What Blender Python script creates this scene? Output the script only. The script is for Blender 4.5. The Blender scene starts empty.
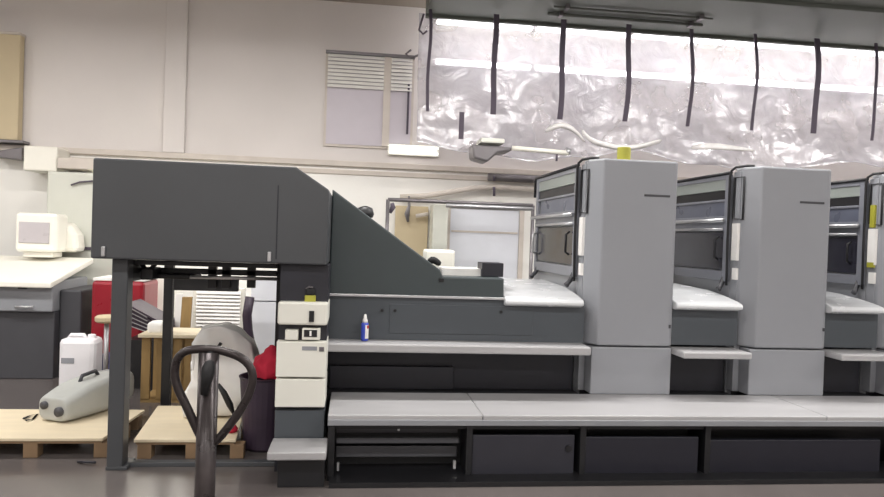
import bpy, bmesh, math, random
from mathutils import Vector, Matrix, noise
random.seed(7)
C = bpy.context.scene.collection
PI = math.pi
# ------------------------------------------------------------ camera frame
FPX = 700.0; EYE = 1.53
YAW, PITCH, ROLL = math.radians(7.1), math.radians(.8), math.radians(2.0)
def basis():
    sy, cy = math.sin(YAW), math.cos(YAW); sp, cp = math.sin(PITCH), math.cos(PITCH)
    F = Vector((sy*cp, cy*cp, -sp)); r0 = Vector((cy, -sy, 0)); u0 = Vector((sy*sp, cy*sp, cp))
    c, s = math.cos(ROLL), math.sin(ROLL)
    return F, c*r0+s*u0, -s*r0+c*u0
F_, R_, U_ = basis()
def W(px, py, Y):                     # point of the place seen at a pixel, at depth Y
    d = F_ + R_*((px-442)/FPX) + U_*((248.5-py)/FPX)
    t = Y/d.y
    return Vector((d.x*t, Y, EYE+d.z*t))
# ------------------------------------------------------------ materials
def lin(c):
    c = c/255.
    return c/12.92 if c <= .04045 else ((c+.055)/1.055)**2.4
def mat(name, rgb, rough=.5, metal=0, var=.06, scale=6, bump=0, bscale=40, rvar=.1, spec=.5, stretch=None):
    m = bpy.data.materials.new(name); m.use_nodes = True
    nt = m.node_tree; N = nt.nodes; L = nt.links; b = N['Principled BSDF']
    col = [lin(x) for x in rgb]
    tc = N.new('ShaderNodeTexCoord'); mp = N.new('ShaderNodeMapping'); L.new(tc.outputs['Object'], mp.inputs[0])
    if stretch: mp.inputs['Scale'].default_value = stretch
    nz = N.new('ShaderNodeTexNoise'); nz.inputs['Scale'].default_value = scale; nz.inputs['Detail'].default_value = 5
    L.new(mp.outputs[0], nz.inputs['Vector'])
    cr = N.new('ShaderNodeValToRGB'); L.new(nz.outputs['Fac'], cr.inputs[0])
    cr.color_ramp.elements[0].position = .3; cr.color_ramp.elements[1].position = .7
    cr.color_ramp.elements[0].color = [max(0, x*(1-var)) for x in col]+[1]
    cr.color_ramp.elements[1].color = [min(1, x*(1+var)) for x in col]+[1]
    L.new(cr.outputs[0], b.inputs['Base Color'])
    mr = N.new('ShaderNodeMapRange'); L.new(nz.outputs['Fac'], mr.inputs[0])
    mr.inputs[3].default_value = max(0, rough-rvar); mr.inputs[4].default_value = min(1, rough+rvar)
    L.new(mr.outputs[0], b.inputs['Roughness'])
    b.inputs['Metallic'].default_value = metal
    b.inputs['Specular IOR Level'].default_value = spec
    if bump:
        n2 = N.new('ShaderNodeTexNoise'); n2.inputs['Scale'].default_value = bscale; n2.inputs['Detail'].default_value = 4
        L.new(mp.outputs[0], n2.inputs['Vector'])
        bp = N.new('ShaderNodeBump'); bp.inputs['Strength'].default_value = bump; bp.inputs['Distance'].default_value = .02
        L.new(n2.outputs['Fac'], bp.inputs['Height']); L.new(bp.outputs[0], b.inputs['Normal'])
    return m
def emit(name, rgb, s):
    m = bpy.data.materials.new(name); m.use_nodes = True
    b = m.node_tree.nodes['Principled BSDF']; b.inputs['Base Color'].default_value = (.9, .9, .9, 1)
    b.inputs['Emission Color'].default_value = [lin(x) for x in rgb]+[1]; b.inputs['Emission Strength'].default_value = s
    return m
M = dict(
    wall=mat('painted_plaster', (221, 215, 211), .75, var=.03, scale=1.2, bump=.05),
    wall_lit=mat('lit_wall_paint', (238, 236, 230), .7, var=.02, scale=1.2, bump=.04),  # whiter than the plaster: brighter light low on the wall put into colour
    ceil=mat('ceiling_paint', (150, 140, 130), .8, var=.05, scale=1),
    trim=mat('cable_trunking', (205, 196, 186), .5),
    hood=mat('dark_grey_enamel', (69, 71, 74), .42, var=.05, scale=2),
    hood2=mat('green_grey_enamel', (62, 70, 72), .42, var=.05, scale=2),
    panel=mat('slate_grey_enamel', (72, 77, 82), .4, var=.05, scale=2),
    dark=mat('dark_recess_metal', (34, 34, 42), .5, var=.1),
    black=mat('black_steel', (24, 24, 27), .45, var=.1),
    headp=mat('grey_green_enamel', (138, 144, 140), .4, var=.04),
    winb=mat('blue_grey_guard_window', (92, 96, 110), .3, var=.1),
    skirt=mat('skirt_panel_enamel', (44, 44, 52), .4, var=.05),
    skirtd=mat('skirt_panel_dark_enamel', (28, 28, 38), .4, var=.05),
    shadewood=mat('shadowed_wood', (128, 104, 78), .75, var=.15),  # darkened pine: shadow below the pallet deck is put into the colour
    rub=mat('black_rubber', (18, 18, 20), .7),
    unit=mat('light_grey_enamel', (144, 146, 151), .38, var=.03, scale=1.5),
    side=mat('mid_grey_enamel', (122, 124, 132), .4, var=.04, scale=2),
    walk=mat('brushed_aluminium_tread', (172, 171, 172), .42, .15, var=.05, scale=3, stretch=(.5, 4, 4)),
    tray=mat('white_enamel_tray', (212, 214, 216), .25, var=.02),
    alu=mat('bare_aluminium', (190, 190, 192), .35, .7),
    white=mat('off_white_enamel', (225, 224, 214), .4, var=.02, scale=3),
    cream=mat('cream_plastic', (238, 235, 224), .45, var=.02),
    label=mat('white_sticker', (238, 236, 232), .5, var=.02),
    yellow=mat('yellow_plastic', (168, 165, 60), .5),
    blue=mat('blue_plastic', (60, 80, 190), .4),
    redl=mat('red_label', (190, 40, 45), .5),
    red=mat('red_lacquer', (140, 20, 36), .3, var=.08),
    cloth=mat('red_cloth', (175, 22, 50), .85, var=.1, bump=.3, bscale=12),
    ply=mat('plywood_sheet', (214, 200, 172), .65, var=.06, scale=2, stretch=(1, 8, 1)),
    pine=mat('pine_board', (150, 122, 76), .65, var=.15, scale=3, stretch=(6, 6, 1)),
    tan=mat('tan_board', (200, 184, 152), .7, var=.05, scale=2),
    desk=mat('console_grey', (136, 138, 142), .45, var=.04),
    deskd=mat('console_dark_grey', (66, 66, 70), .5, var=.05),
    cab=mat('grey_green_cabinet', (206, 207, 196), .45, var=.02),
    jug=mat('white_polyethylene', (232, 230, 232), .4, var=.02),
    pump=mat('light_grey_casting', (176, 178, 174), .4, var=.05),
    bag=mat('grey_paper_sheeting', (240, 239, 236), .7, var=.05, bump=.6, bscale=5),
    purple=mat('dark_purple_plastic', (56, 44, 58), .5, var=.15),
    jack=mat('worn_dark_handle', (56, 50, 50), .3, .5, var=.3, scale=14),
    duct=mat('galvanised_green_grey', (98, 102, 95), .5, .2, var=.12, scale=1.5),
    strap=mat('dark_strap', (82, 74, 86), .7),  # lightened from black: haze over the hanging straps is in the colour
    pane=mat('frosted_pane', (200, 193, 200), .5, var=.02),
    blind=mat('blind_slat', (240, 238, 232), .5, var=.01),
    door=mat('pale_blue_white_door', (222, 224, 230), .45, var=.02),
    steel=mat('steel_tube', (120, 116, 118), .35, .5),
    glass=mat('dark_guard_glass', (44, 44, 54), .18, var=.1, spec=.8),
    wrap=mat('crumpled_clear_wrap', (225, 222, 220), .25, var=.05, bump=.8, bscale=10),
)
def floor_mat():
    m = mat('sealed_concrete', (96, 90, 88), .2, var=.1, scale=1.3, bump=.02, bscale=30, rvar=.08)
    return m
M['floor'] = floor_mat()
def film_mat():
    m = bpy.data.materials.new('clear_plastic_film'); m.use_nodes = True
    nt = m.node_tree; N = nt.nodes; L = nt.links; N.remove(N['Principled BSDF'])
    out = N['Material Output']
    tr = N.new('ShaderNodeBsdfTransparent'); tr.inputs[0].default_value = (.96, .95, .96, 1)
    tl = N.new('ShaderNodeBsdfTranslucent'); tl.inputs[0].default_value = (.86, .85, .90, 1)
    df = N.new('ShaderNodeBsdfDiffuse'); df.inputs[0].default_value = (.86, .84, .89, 1)
    gl = N.new('ShaderNodeBsdfGlossy'); gl.inputs['Roughness'].default_value = .16
    tc = N.new('ShaderNodeTexCoord'); nz = N.new('ShaderNodeTexNoise'); nz.inputs['Scale'].default_value = 3.2
    nz.inputs['Detail'].default_value = 6; nz.inputs['Distortion'].default_value = 1.2
    L.new(tc.outputs['Object'], nz.inputs['Vector'])
    bp = N.new('ShaderNodeBump'); bp.inputs['Strength'].default_value = .38; bp.inputs['Distance'].default_value = .12
    L.new(nz.outputs['Fac'], bp.inputs['Height'])
    for s in (gl, df, tl): L.new(bp.outputs[0], s.inputs['Normal'])
    a = N.new('ShaderNodeMixShader'); a.inputs[0].default_value = .5; L.new(tl.outputs[0], a.inputs[1]); L.new(df.outputs[0], a.inputs[2])
    b = N.new('ShaderNodeMixShader'); b.inputs[0].default_value = .28; L.new(a.outputs[0], b.inputs[1]); L.new(gl.outputs[0], b.inputs[2])
    c = N.new('ShaderNodeMixShader'); L.new(tr.outputs[0], c.inputs[1]); L.new(b.outputs[0], c.inputs[2])
    n2 = N.new('ShaderNodeTexNoise'); n2.inputs['Scale'].default_value = 2; n2.inputs['Detail'].default_value = 4
    L.new(tc.outputs['Object'], n2.inputs['Vector'])
    mr = N.new('ShaderNodeMapRange'); mr.inputs[1].default_value = .35; mr.inputs[2].default_value = .65
    mr.inputs[3].default_value = .30; mr.inputs[4].default_value = .62
    L.new(n2.outputs['Fac'], mr.inputs[0]); L.new(mr.outputs[0], c.inputs[0])
    L.new(c.outputs[0], out.inputs['Surface'])
    return m
M['film'] = film_mat()
M['tubedim'] = emit('dim_fluorescent_tube', (255, 252, 250), 2)
M['tube'] = emit('fluorescent_tube', (255, 252, 250), 9)
M['tubebright'] = emit('fluorescent_tube_glaring', (255, 253, 255), 9)
M['screen'] = mat('grey_screen', (188, 182, 184), .3, var=.03)
# ------------------------------------------------------------ mesh helpers
def BM(): return bmesh.new()
def box(bm, x0, x1, y0, y1, z0, z1):
    v = [bm.verts.new((x, y, z)) for x in (x0, x1) for y in (y0, y1) for z in (z0, z1)]
    for f in ((0,1,3,2), (4,6,7,5), (0,4,5,1), (2,3,7,6), (0,2,6,4), (1,5,7,3)): bm.faces.new([v[i] for i in f])
    return bm
def prism(bm, pts, axis, a, b):
    """closed outline pts (2d) extruded along axis between a and b"""
    def mk(p, t):
        return {'x': (t, p[0], p[1]), 'y': (p[0], t, p[1]), 'z': (p[0], p[1], t)}[axis]
    A = [bm.verts.new(mk(p, a)) for p in pts]; B = [bm.verts.new(mk(p, b)) for p in pts]
    n = len(pts)
    bm.faces.new(A); bm.faces.new(B[::-1])
    for i in range(n): bm.faces.new((A[i], B[i], B[(i+1) % n], A[(i+1) % n]))
    return bm
def tube(bm, pts, r, n=10, closed=False):
    pts = [Vector(p) for p in pts]; K = len(pts); rings = []
    up = None
    for i, p in enumerate(pts):
        if closed: d = pts[(i+1) % K]-pts[i-1]
        else: d = pts[min(i+1, K-1)]-pts[max(i-1, 0)]
        d.normalize()
        if up is None:
            up = d.orthogonal().normalized()
        else:
            up = (up-d*up.dot(d)).normalized()
        s = d.cross(up)
        rr = r[i] if isinstance(r, (list, tuple)) else r
        rings.append([bm.verts.new(p+(up*math.cos(2*PI*k/n)+s*math.sin(2*PI*k/n))*rr) for k in range(n)])
    for i in range(K if closed else K-1):
        a, b = rings[i], rings[(i+1) % K]
        for k in range(n): bm.faces.new((a[k], a[(k+1) % n], b[(k+1) % n], b[k]))
    if not closed: bm.faces.new(rings[0]); bm.faces.new(rings[-1][::-1])
    return bm
def lathe(bm, prof, cx, cy, cz=0, n=24, sx=1, sy=1):
    rings = []
    for r, z in prof: rings.append([bm.verts.new((cx+sx*r*math.cos(2*PI*k/n), cy+sy*r*math.sin(2*PI*k/n), cz+z)) for k in range(n)])
    for a, b in zip(rings, rings[1:]):
        for k in range(n): bm.faces.new((a[k], a[(k+1) % n], b[(k+1) % n], b[k]))
    bm.faces.new(rings[0]); bm.faces.new(rings[-1])
    return bm
ORG = {}
def obj(name, bm, m, parent=None, bev=0, smooth=False, origin=None, sub=0):
    bmesh.ops.recalc_face_normals(bm, faces=bm.faces)
    if parent is None:
        if origin is None:
            xs = [v.co.x for v in bm.verts]; ys = [v.co.y for v in bm.verts]; zs = [v.co.z for v in bm.verts]
            origin = Vector(((min(xs)+max(xs))/2, (min(ys)+max(ys))/2, min(zs)))
    else: origin = ORG[parent.name]
    for v in bm.verts: v.co -= Vector(origin)
    me = bpy.data.meshes.new(name); bm.to_mesh(me); bm.free()
    if smooth:
        for p in me.polygons: p.use_smooth = True
    me.materials.append(M[m] if isinstance(m, str) else m)
    o = bpy.data.objects.new(name, me); C.objects.link(o)
    if parent is None: o.location = origin
    else: o.parent = parent
    ORG[o.name] = Vector(origin)
    if bev:
        b = o.modifiers.new('bevel', 'BEVEL'); b.width = bev; b.segments = 2; b.limit_method = 'ANGLE'; b.angle_limit = .6
    if sub:
        s = o.modifiers.new('sub', 'SUBSURF'); s.levels = sub; s.render_levels = sub
    return o
def tag(o, label, cat, group=None):
    o['label'] = label; o['category'] = cat
    if group: o['group'] = group
    return o
def thing(name, label, cat, loc, group=None):
    o = bpy.data.objects.new(name, None); C.objects.link(o); o.location = loc; o.empty_display_size = .2
    ORG[o.name] = Vector(loc); return tag(o, label, cat, group)
def struct(name, bm, m, parent=None, **k):
    o = obj(name, bm, m, parent, **k)
    if parent is None: o['kind'] = 'structure'
    return o
def copy_tree(o, off, label):
    c = o.copy(); C.objects.link(c); c.location = o.location+Vector(off); c['label'] = label
    ORG[c.name] = ORG[o.name]+Vector(off)
    for ch in list(o.children):
        d = ch.copy(); C.objects.link(d); d.parent = c
        for g in list(ch.children):
            e = g.copy(); C.objects.link(e); e.parent = d
    return c
def bpx(x0, y0, x1, y1, Y):
    """rectangle seen between two pixels as an upright one at depth Y"""
    cx, cy = (x0+x1)/2, (y0+y1)/2
    return W(x0, cy, Y).x, W(x1, cy, Y).x, W(cx, y1, Y).z, W(cx, y0, Y).z
def pbox(x0, y0, x1, y1, Y, dep, bm=None):
    a, b, c, d = bpx(x0, y0, x1, y1, Y)
    return box(bm or BM(), a, b, Y, Y+dep, c, d)

# ============================================================ the hall
WY = 9.0; CZ = 4.48
struct('floor', box(BM(), -9, 13, -5, WY+.1, -.1, 0), 'floor')
struct('ceiling', box(BM(), -9, 13, -5, WY+.1, CZ, CZ+.1), 'ceil')
struct('wall_back', box(BM(), -9, 13, WY, WY+.1, 0, CZ), 'wall')
struct('wall_back_lower', box(BM(), -8.9, 12.9, WY-.012, WY, 0, 2.40), 'wall_lit')  # thin pale layer, stands in for light falling on the lower wall
struct('wall_left', box(BM(), -9, -8.9, -5, WY, 0, CZ), 'wall')
struct('wall_right', box(BM(), 12.9, 13, -5, WY, 0, CZ), 'wall')
struct('wall_front', box(BM(), -8.9, 12.9, -5, -4.9, 0, CZ), 'wall')
# trunking along the back wall
bm = box(BM(), -8.8, 12.8, WY-.07, WY, 2.40, 2.47); box(bm, -8.8, 12.8, WY-.035, WY, 2.30, 2.36)
struct('trim_1', bm, 'trim', bev=.008)
# pilaster on the wall
x0, x1, _, _ = bpx(163, 20, 185, 120, WY-.12)
struct('trim_2', box(BM(), x0, x1, WY-.06, WY, 2.47, CZ), 'wall', bev=.01)
# duct / soffit under the ceiling at the right
dx = W(430, 14, 8.3).x
bm = box(BM(), dx-.05, 12.8, 5.9, 8.34, 4.19, CZ)
box(bm, dx-.08, 12.8, 7.0, 7.06, 4.15, 4.2); box(bm, dx-.05, 12.8, 8.30, 8.36, 4.15, 4.2)
soffit = thing('ventilation_duct', 'wide grey-green overhead duct under the ceiling above the plastic sheet', 'duct', (dx+4, 7.2, 4.19))
obj('duct_body', bm, 'duct', soffit, bev=.01)
for k, (ya, yb, rr) in enumerate(((9, 27, .02), (4, 20, .012))):  # thin rods added under the duct to stand for a highlight streak
    a = W(548, ya, 7.9); b = W(702, yb, 7.9)
    obj('highlight_rod', tube(BM(), [(a.x, 7.9-.25*k, 4.165), (b.x, 7.9-.25*k, 4.165)], rr), 'duct', soffit, smooth=True)
    for xx in (a.x+.15, b.x-.15): obj('highlight_rod_clip', box(BM(), xx-.02, xx+.02, 7.85-.25*k, 7.95-.25*k, 4.14, 4.192), 'steel', soffit)
# window with blind
wx0, wx1, wz0, wz1 = bpx(327, 57, 411, 146, WY)
win = struct('window_1', box(BM(), wx0-.03, wx1+.03, WY-.03, WY-.002, wz0-.03, wz1+.03), 'trim')
obj('window_pane', box(BM(), wx0, wx1, WY-.04, WY-.031, wz0, wz1), 'pane', win)
mx = W(387, 100, WY).x
bm = box(BM(), mx-.05, mx+.04, WY-.06, WY-.03, wz0, wz1)
obj('window_mullion', bm, 'trim', win)
bz0 = W(360, 90, WY).z
bm = BM(); n = 9
for k in range(n):
    z = bz0+(wz1-bz0)*(k+.5)/n; h = (wz1-bz0)/n
    for a, b in ((wx0, mx-.05), (mx+.04, wx1)):
        prism(bm, [(WY-.085, z-h*.45), (WY-.08, z-h*.48), (WY-.05, z+h*.40), (WY-.055, z+h*.43)], 'x', a, b)
obj('window_blind', bm, 'blind', win)
obj('window_head_rail', box(BM(), wx0-.03, wx1+.03, WY-.09, WY-.03, wz1, wz1+.035), 'steel', win)

# ============================================================ lights
def fixture(x, y, z, ln=1.5, power=60, name='ceiling_lamp', label='', group=None, w=.3, ang=None):
    t = thing(name, label, 'lamp', (x, y, z), group)
    obj('housing', box(BM(), x-ln/2, x+ln/2, y-w/2, y+w/2, z+.04, z+.09), 'white', t, bev=.01)
    for s in (-1, 1): obj('tube', tube(BM(), [(x-ln/2+.03, y+s*w*.25, z+.015), (x+ln/2-.03, y+s*w*.25, z+.015)], .018), 'tube', t, smooth=True)
    ld = bpy.data.lights.new('lamp_light', 'AREA'); ld.shape = 'RECTANGLE'; ld.size = ln; ld.size_y = w; ld.energy = power; ld.color = (1, .975, .955)
    lo = bpy.data.objects.new('lamp_light', ld); C.objects.link(lo); lo.parent = t; lo.location = (0, 0, -.02)
    return t
lamp_rows = [(-3.2, CZ-.09, 50, 'ceiling lamp', 'over the empty aisle behind the camera'), (1.2, CZ-.09, 52, 'ceiling lamp', 'over the aisle in front of the press'), (5.25, 4.12, 70, 'pendant lamp', 'hanging high above the press')]
for y, z, pw, kind, where in lamp_rows:
    for x in (-6.3, -3.3, -.3, 2.7, 5.7, 8.7):
        t = fixture(x, y, z, power=pw, label='twin-tube '+kind+' '+where, group=kind+'s '+where)
        if z < 4.3:
            for s in (-.5, .5): obj('suspension_wire', tube(BM(), [(x+s, y, z+.09), (x+s, y, CZ)], .006, 6), 'steel', t)
# glaring tubes behind the plastic sheet; lower row added in place of a reflection
def batten(za, name_lab, zb=None, yy=8.72, m='tubebright'):
    k = 0
    for i in range(8):
        xa = dx+.12+i*1.28
        if xa > 11: break
        t = thing('wall_batten_lamp', name_lab, 'lamp', (xa+.6, yy, za), 'tube lamps behind the plastic sheet')
        obj('batten', box(BM(), xa, xa+1.24, yy+.03, WY, za-.03, za+.03), 'white', t, bev=.008)
        obj('tube', tube(BM(), [(xa+.02, yy, za), (xa+1.22, yy, za)], .036), m, t, smooth=True)
        ld = bpy.data.lights.new('tube_light', 'AREA'); ld.shape = 'RECTANGLE'; ld.size = 1.2; ld.size_y = .08; ld.energy = .4; ld.color = (.98, .97, 1)
        lo = bpy.data.objects.new('tube_light', ld); C.objects.link(lo); lo.parent = t; lo.location = (0, -.05, 0); lo.rotation_euler = (PI/2, 0, 0)
batten(4.24, 'upper glaring tube lamp behind the plastic sheet, just under the duct')
batten(3.74, 'added glowing tube behind the middle of the plastic sheet, standing for a reflection')

# ============================================================ plastic film and its straps
def film():
    bm = BM(); nx, nz = 150, 44; x0, x1 = dx-.12, dx+9.5
    g = []
    for i in range(nx+1):
        col = []
        x = x0+(x1-x0)*i/nx
        bot = 2.56+.08*math.sin(x*2.3)+.09*noise.noise(Vector((x*1.4, 3, 0)))
        for k in range(nz+1):
            t = k/nz; z = 4.22+(bot-4.22)*t
            y = 8.40-.30*t*t-.20*max(0, t-.62)*math.sin(x*3.1+1)
            a = .02+.13*max(0, t-.35)
            y += a*1.3*noise.noise(Vector((x*1.9, z*2.3, 1)))+a*.6*abs(noise.noise(Vector((x*4.4, z*3.9, 5))))
            y += .02*math.sin(x*PI/.43)*t
            if k == nz: y -= .03
            col.append(bm.verts.new((x, y, z)))
        g.append(col)
    for i in range(nx):
        for k in range(nz): bm.faces.new((g[i][k], g[i+1][k], g[i+1][k+1], g[i][k+1]))
    return bm
fo = obj('plastic_sheet', film(), 'film', smooth=True)
tag(fo, 'long sheet of clear crinkled plastic hanging from the duct along the wall', 'plastic sheet')
so = fo.modifiers.new('thick', 'SOLIDIFY'); so.thickness = .004
SP = [(430, 12, 427, 111), (496, 16, 491, 114), (562, 21, 559, 119), (628, 26, 624, 121), (691, 31, 687, 126), (754, 40, 751, 130), (815, 38, 812, 133), (875, 44, 868, 140)]
names = ['first dark strap hanging at the left edge of the plastic sheet', 'second dark strap from the left end of the plastic sheet',
         'dark strap over the plastic, left of and above the first printing tower', 'dark strap hanging over the plastic directly above the first printing tower',
         'dark strap over the plastic above the gap between the two towers', 'thin dark strap above the left edge of the second printing tower',
         'wide dark strap above the right edge of the second printing tower', 'dark strap nearest the right edge of the photo']
for i, (xa, ya, xb, yb) in enumerate(SP):
    a = W(xa, ya, 8.1); b = W(xb, yb, 8.0); a.z = 4.15; x = (a.x+b.x)/2
    w = (.018, .032, .032, .03, .022, .018, .034, .018)[i]
    bm = BM(); n = 12; L_ = []
    for k in range(n+1):
        t = k/n; z = a.z+(b.z-a.z)*t; xx = x+.01*math.sin(t*7+i); yy = 8.02-.05*math.sin(t*PI)
        L_.append([bm.verts.new((xx+sx*w, yy+sy*.006, z)) for sx, sy in ((-1, -1), (1, -1), (1, 1), (-1, 1))])
    for p, q in zip(L_, L_[1:]):
        for k in range(4): bm.faces.new((p[k], p[(k+1) % 4], q[(k+1) % 4], q[k]))
    bm.faces.new(L_[0]); bm.faces.new(L_[-1])
    tag(obj('hanging_strap', bm, 'strap'), names[i], 'strap', 'straps over the plastic sheet')
# short loose strap lower left
bm = pbox(459, 112, 464, 139, 8.0, .012); tag(obj('hanging_strap', bm, 'strap'), 'short pale-dark strap end hanging below and right of the leftmost long strap', 'strap')
bm = pbox(407, 84, 409, 134, 8.93, .02); obj('blind_cord', bm, 'strap', win)
# hook and cable loops at the left end of the sheet
p = [W(424, 14, 8.2), W(421, 22, 8.2), W(419, 30, 8.2), W(423, 34, 8.2), W(427, 31, 8.2)]
tag(obj('hanging_hook', tube(BM(), p, .012), 'strap', smooth=True), 'small dark hook hanging beside the top of the leftmost strap', 'hook')
p = [W(411, 50, 8.6), W(406, 54, 8.6), W(411, 58, 8.6), W(424, 53, 8.5)]
tag(obj('wall_bracket', tube(BM(), p, .014), 'steel', smooth=True), 'small bent bracket at the top right corner of the blinded window', 'bracket')
# rolled film bundles at hem
def bundle(pts, r, m, label):
    bm = tube(BM(), [W(*p) for p in pts], r, 14)
    for v in bm.verts: v.co += Vector((noise.noise(v.co*9), noise.noise(v.co*9+Vector((5, 5, 5))), noise.noise(v.co*9+Vector((9, 1, 2)))))*.035
    o = obj('hem_roll', bm, m, fo, smooth=True, sub=1); o['label'] = label; return o
bundle([(583, 128, 7.7), (588, 140, 7.6), (603, 146, 7.6), (625, 149, 7.6), (645, 146, 7.6), (662, 139, 7.7)], [.02, .03, .03, .025, .03, .02], 'wrap', 'crumpled roll of clear plastic drooping above the first printing tower')
bundle([(690, 148, 7.8), (705, 146, 7.7), (728, 148, 7.7), (757, 150, 7.8)], [.02, .04, .04, .02], 'wrap', 'thin crumpled plastic roll above the gap between the towers')
bundle([(545, 133, 7.8), (556, 126, 7.7), (566, 124, 7.7), (578, 132, 7.7), (584, 143, 7.7)], [.02, .035, .045, .03, .02], 'wrap', 'bunched knot of clear plastic below the third strap')
q = W(624, 150, 5.1)
tag(obj('tape_roll', lathe(BM(), [(.03, 0), (.05, 0), (.05, .1), (.03, .1)], q.x, 5.1, 2.167, 20), 'yellow', bev=.004), 'small yellow roll standing on top of the first printing tower', 'tape')
# pipe rail hung under the sheet with a grey extractor
rail = thing('overhead_pipe', 'pale horizontal pipe below the plastic sheet, left of the first tower', 'pipe', W(535, 151, 7.6))
obj('pipe', tube(BM(), [W(512, 148, 7.6), W(568, 153, 7.6)], .028), 'cream', rail, smooth=True)
obj('hanger', tube(BM(), [W(557, 153, 7.6), W(556.5, 161, 7.6)], .012), 'strap', rail, smooth=True)
obj('end_cap', tube(BM(), [W(566, 151, 7.6), W(570, 152, 7.6)], .034), 'alu', rail, smooth=True)
ex = thing('extractor_head', 'blurred dull grey extractor head with white top under the plastic sheet', 'extractor', W(492, 158, 7.6))
bm = BM(); prism(bm, [(W(472, 150, 7.6).x, W(472, 144, 7.6).z), (W(512, 150, 7.6).x, W(512, 147, 7.6).z), (W(512, 150, 7.6).x, W(512, 151, 7.6).z), (W(498, 150, 7.6).x, W(498, 153, 7.6).z), (W(488, 150, 7.6).x, W(488, 162, 7.6).z), (W(474, 150, 7.6).x, W(474, 158, 7.6).z)], 'y', 7.6, 7.9)
obj('hood', bm, 'steel', ex, bev=.03)
obj('top_cover', pbox(481, 138, 505, 143, 7.55, .3), 'white', ex, bev=.015)
# wall lamp (bright double bar right of window)
wl = thing('wall_lamp', 'bright twin-tube lamp on the wall below the blinded window', 'lamp', W(412, 158, 8.85))
x0, x1, z0, z1 = bpx(388, 144, 440, 155, 8.85)
obj('backplate', box(BM(), x0, x1, 8.93, WY, z0, z1), 'white', wl, bev=.005)
for zz in (z0+.035, z1-.035): obj('tube', tube(BM(), [(x0+.02, 8.9, zz), (x1-.02, 8.9, zz)], .014), 'tubedim', wl, smooth=True)

for xx in (-2.85, -1.5):  # unseen lamps added behind the hood to brighten wall and objects below
    t = thing('fill_lamp', 'unseen fill lamp added behind the delivery hood to brighten the wall', 'lamp', (xx, 8.8, 2.27), 'added fill lamps under the wall trunking')
    obj('housing', box(BM(), xx-.5, xx+.5, 8.76, 8.986, 2.26, 2.299), 'white', t, bev=.005)
    obj('tube', tube(BM(), [(xx-.48, 8.82, 2.245), (xx+.48, 8.82, 2.245)], .014), 'tubedim', t, smooth=True)
    ld = bpy.data.lights.new('fill_light', 'AREA'); ld.shape = 'RECTANGLE'; ld.size = 1; ld.size_y = .12; ld.energy = 14; ld.color = (1, .98, .94)
    lo = bpy.data.objects.new('fill_light', ld); C.objects.link(lo); lo.parent = t; lo.location = (0, -.08, -.045); lo.rotation_euler = (.35, 0, 0)

# ============================================================ pipework and door behind the press
door = struct('door_1', pbox(446, 209, 515, 470, 8.96, .038), 'door', bev=.006)
a, b, c, d = bpx(446, 209, 515, 470, 8.96)
obj('door_seam', box(BM(), a+.02, b-.02, 8.952, 8.962, W(480, 232, 8.96).z-.012, W(480, 232, 8.96).z+.012), 'trim', door)
obj('door_frame', prism(prism(box(BM(), a-.06, b+.06, 8.94, 9, d, d+.07), [(a-.06, 0.01), (a, 0.01), (a, d), (a-.06, d)], 'y', 8.94, 9), [(b, .01), (b+.06, .01), (b+.06, d), (b, d)], 'y', 8.94, 9), 'trim', door)
tag(obj('tall_cabinet', pbox(429, 204, 444, 465, 8.5, .4), 'cab', bev=.01), 'narrow tall grey-green cabinet standing left of the pale door', 'cabinet')
tag(obj('wall_panel_board', pbox(394, 206, 427, 300, 8.9, .04), 'tan', bev=.005), 'beige board on the wall left of the narrow grey-green cabinet', 'board')
tag(obj('wall_tool', tube(BM(), [W(409, 196, 8.8), W(409, 206, 8.8), W(407, 214, 8.8), W(408, 222, 8.8)], [.012, .02, .035, .015]), 'steel', smooth=True), 'small grey tool hanging on the beige board', 'tool')
tag(obj('wall_tool', tube(BM(), [W(392, 203, 7.3), W(393, 207, 7.3), W(390, 213, 7.3)], [.02, .03, .015]), 'strap', smooth=True), 'small dark clamp hanging at the left corner of the tube frame', 'tool')
tag(obj('wall_tool', tube(BM(), [W(416, 216, 8.8), W(428, 214, 8.8)], .025), 'trim', smooth=True), 'short pale handle sticking out beside the narrow cabinet', 'tool')
fr = thing('tube_frame', 'thin steel tube frame standing behind the sloped delivery guard', 'frame', (W(388, 200, 7.3).x, 7.3, 0))
A = W(388, 199.5, 7.3); B = W(533, 208, 7.3); xx = A.x
obj('top_tube', tube(BM(), [(A.x, 7.3, A.z), (B.x, 7.3, A.z)], .02), 'steel', fr, smooth=True)
obj('post', tube(BM(), [(A.x, 7.3, .003), (A.x, 7.3, A.z)], .02), 'steel', fr, smooth=True)
obj('post', tube(BM(), [(B.x, 7.3, .003), (B.x, 7.3, A.z)], .02), 'steel', fr, smooth=True)
Bq = W(540, 212, 7.3)
obj('lower_tube', tube(BM(), [(W(446, 205, 7.3).x, 7.3, Bq.z+.03), (B.x, 7.3, Bq.z+.03)], .024), 'alu', fr, smooth=True)
wp = thing('wall_pipe', 'pale pipe bending along the wall under the trunking', 'pipe', W(480, 190, 8.85))
obj('pipe', tube(BM(), [W(400, 197, 8.86), W(425, 196, 8.86), W(450, 192, 8.86), W(475, 188, 8.86), W(495, 187, 8.86), W(545, 190, 8.86)], .035), 'trim', wp, smooth=True)
obj('branch', tube(BM(), [W(488, 177, 8.86), W(530, 179, 8.86), W(545, 179.5, 8.86)], .05), 'steel', wp, smooth=True)
for (a, b) in ((176, 181), (187, 196)): obj('clamp', tube(BM(), [W(494, a, 8.8), W(494, b, 8.8)], .018), 'strap', wp, smooth=True)

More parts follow.
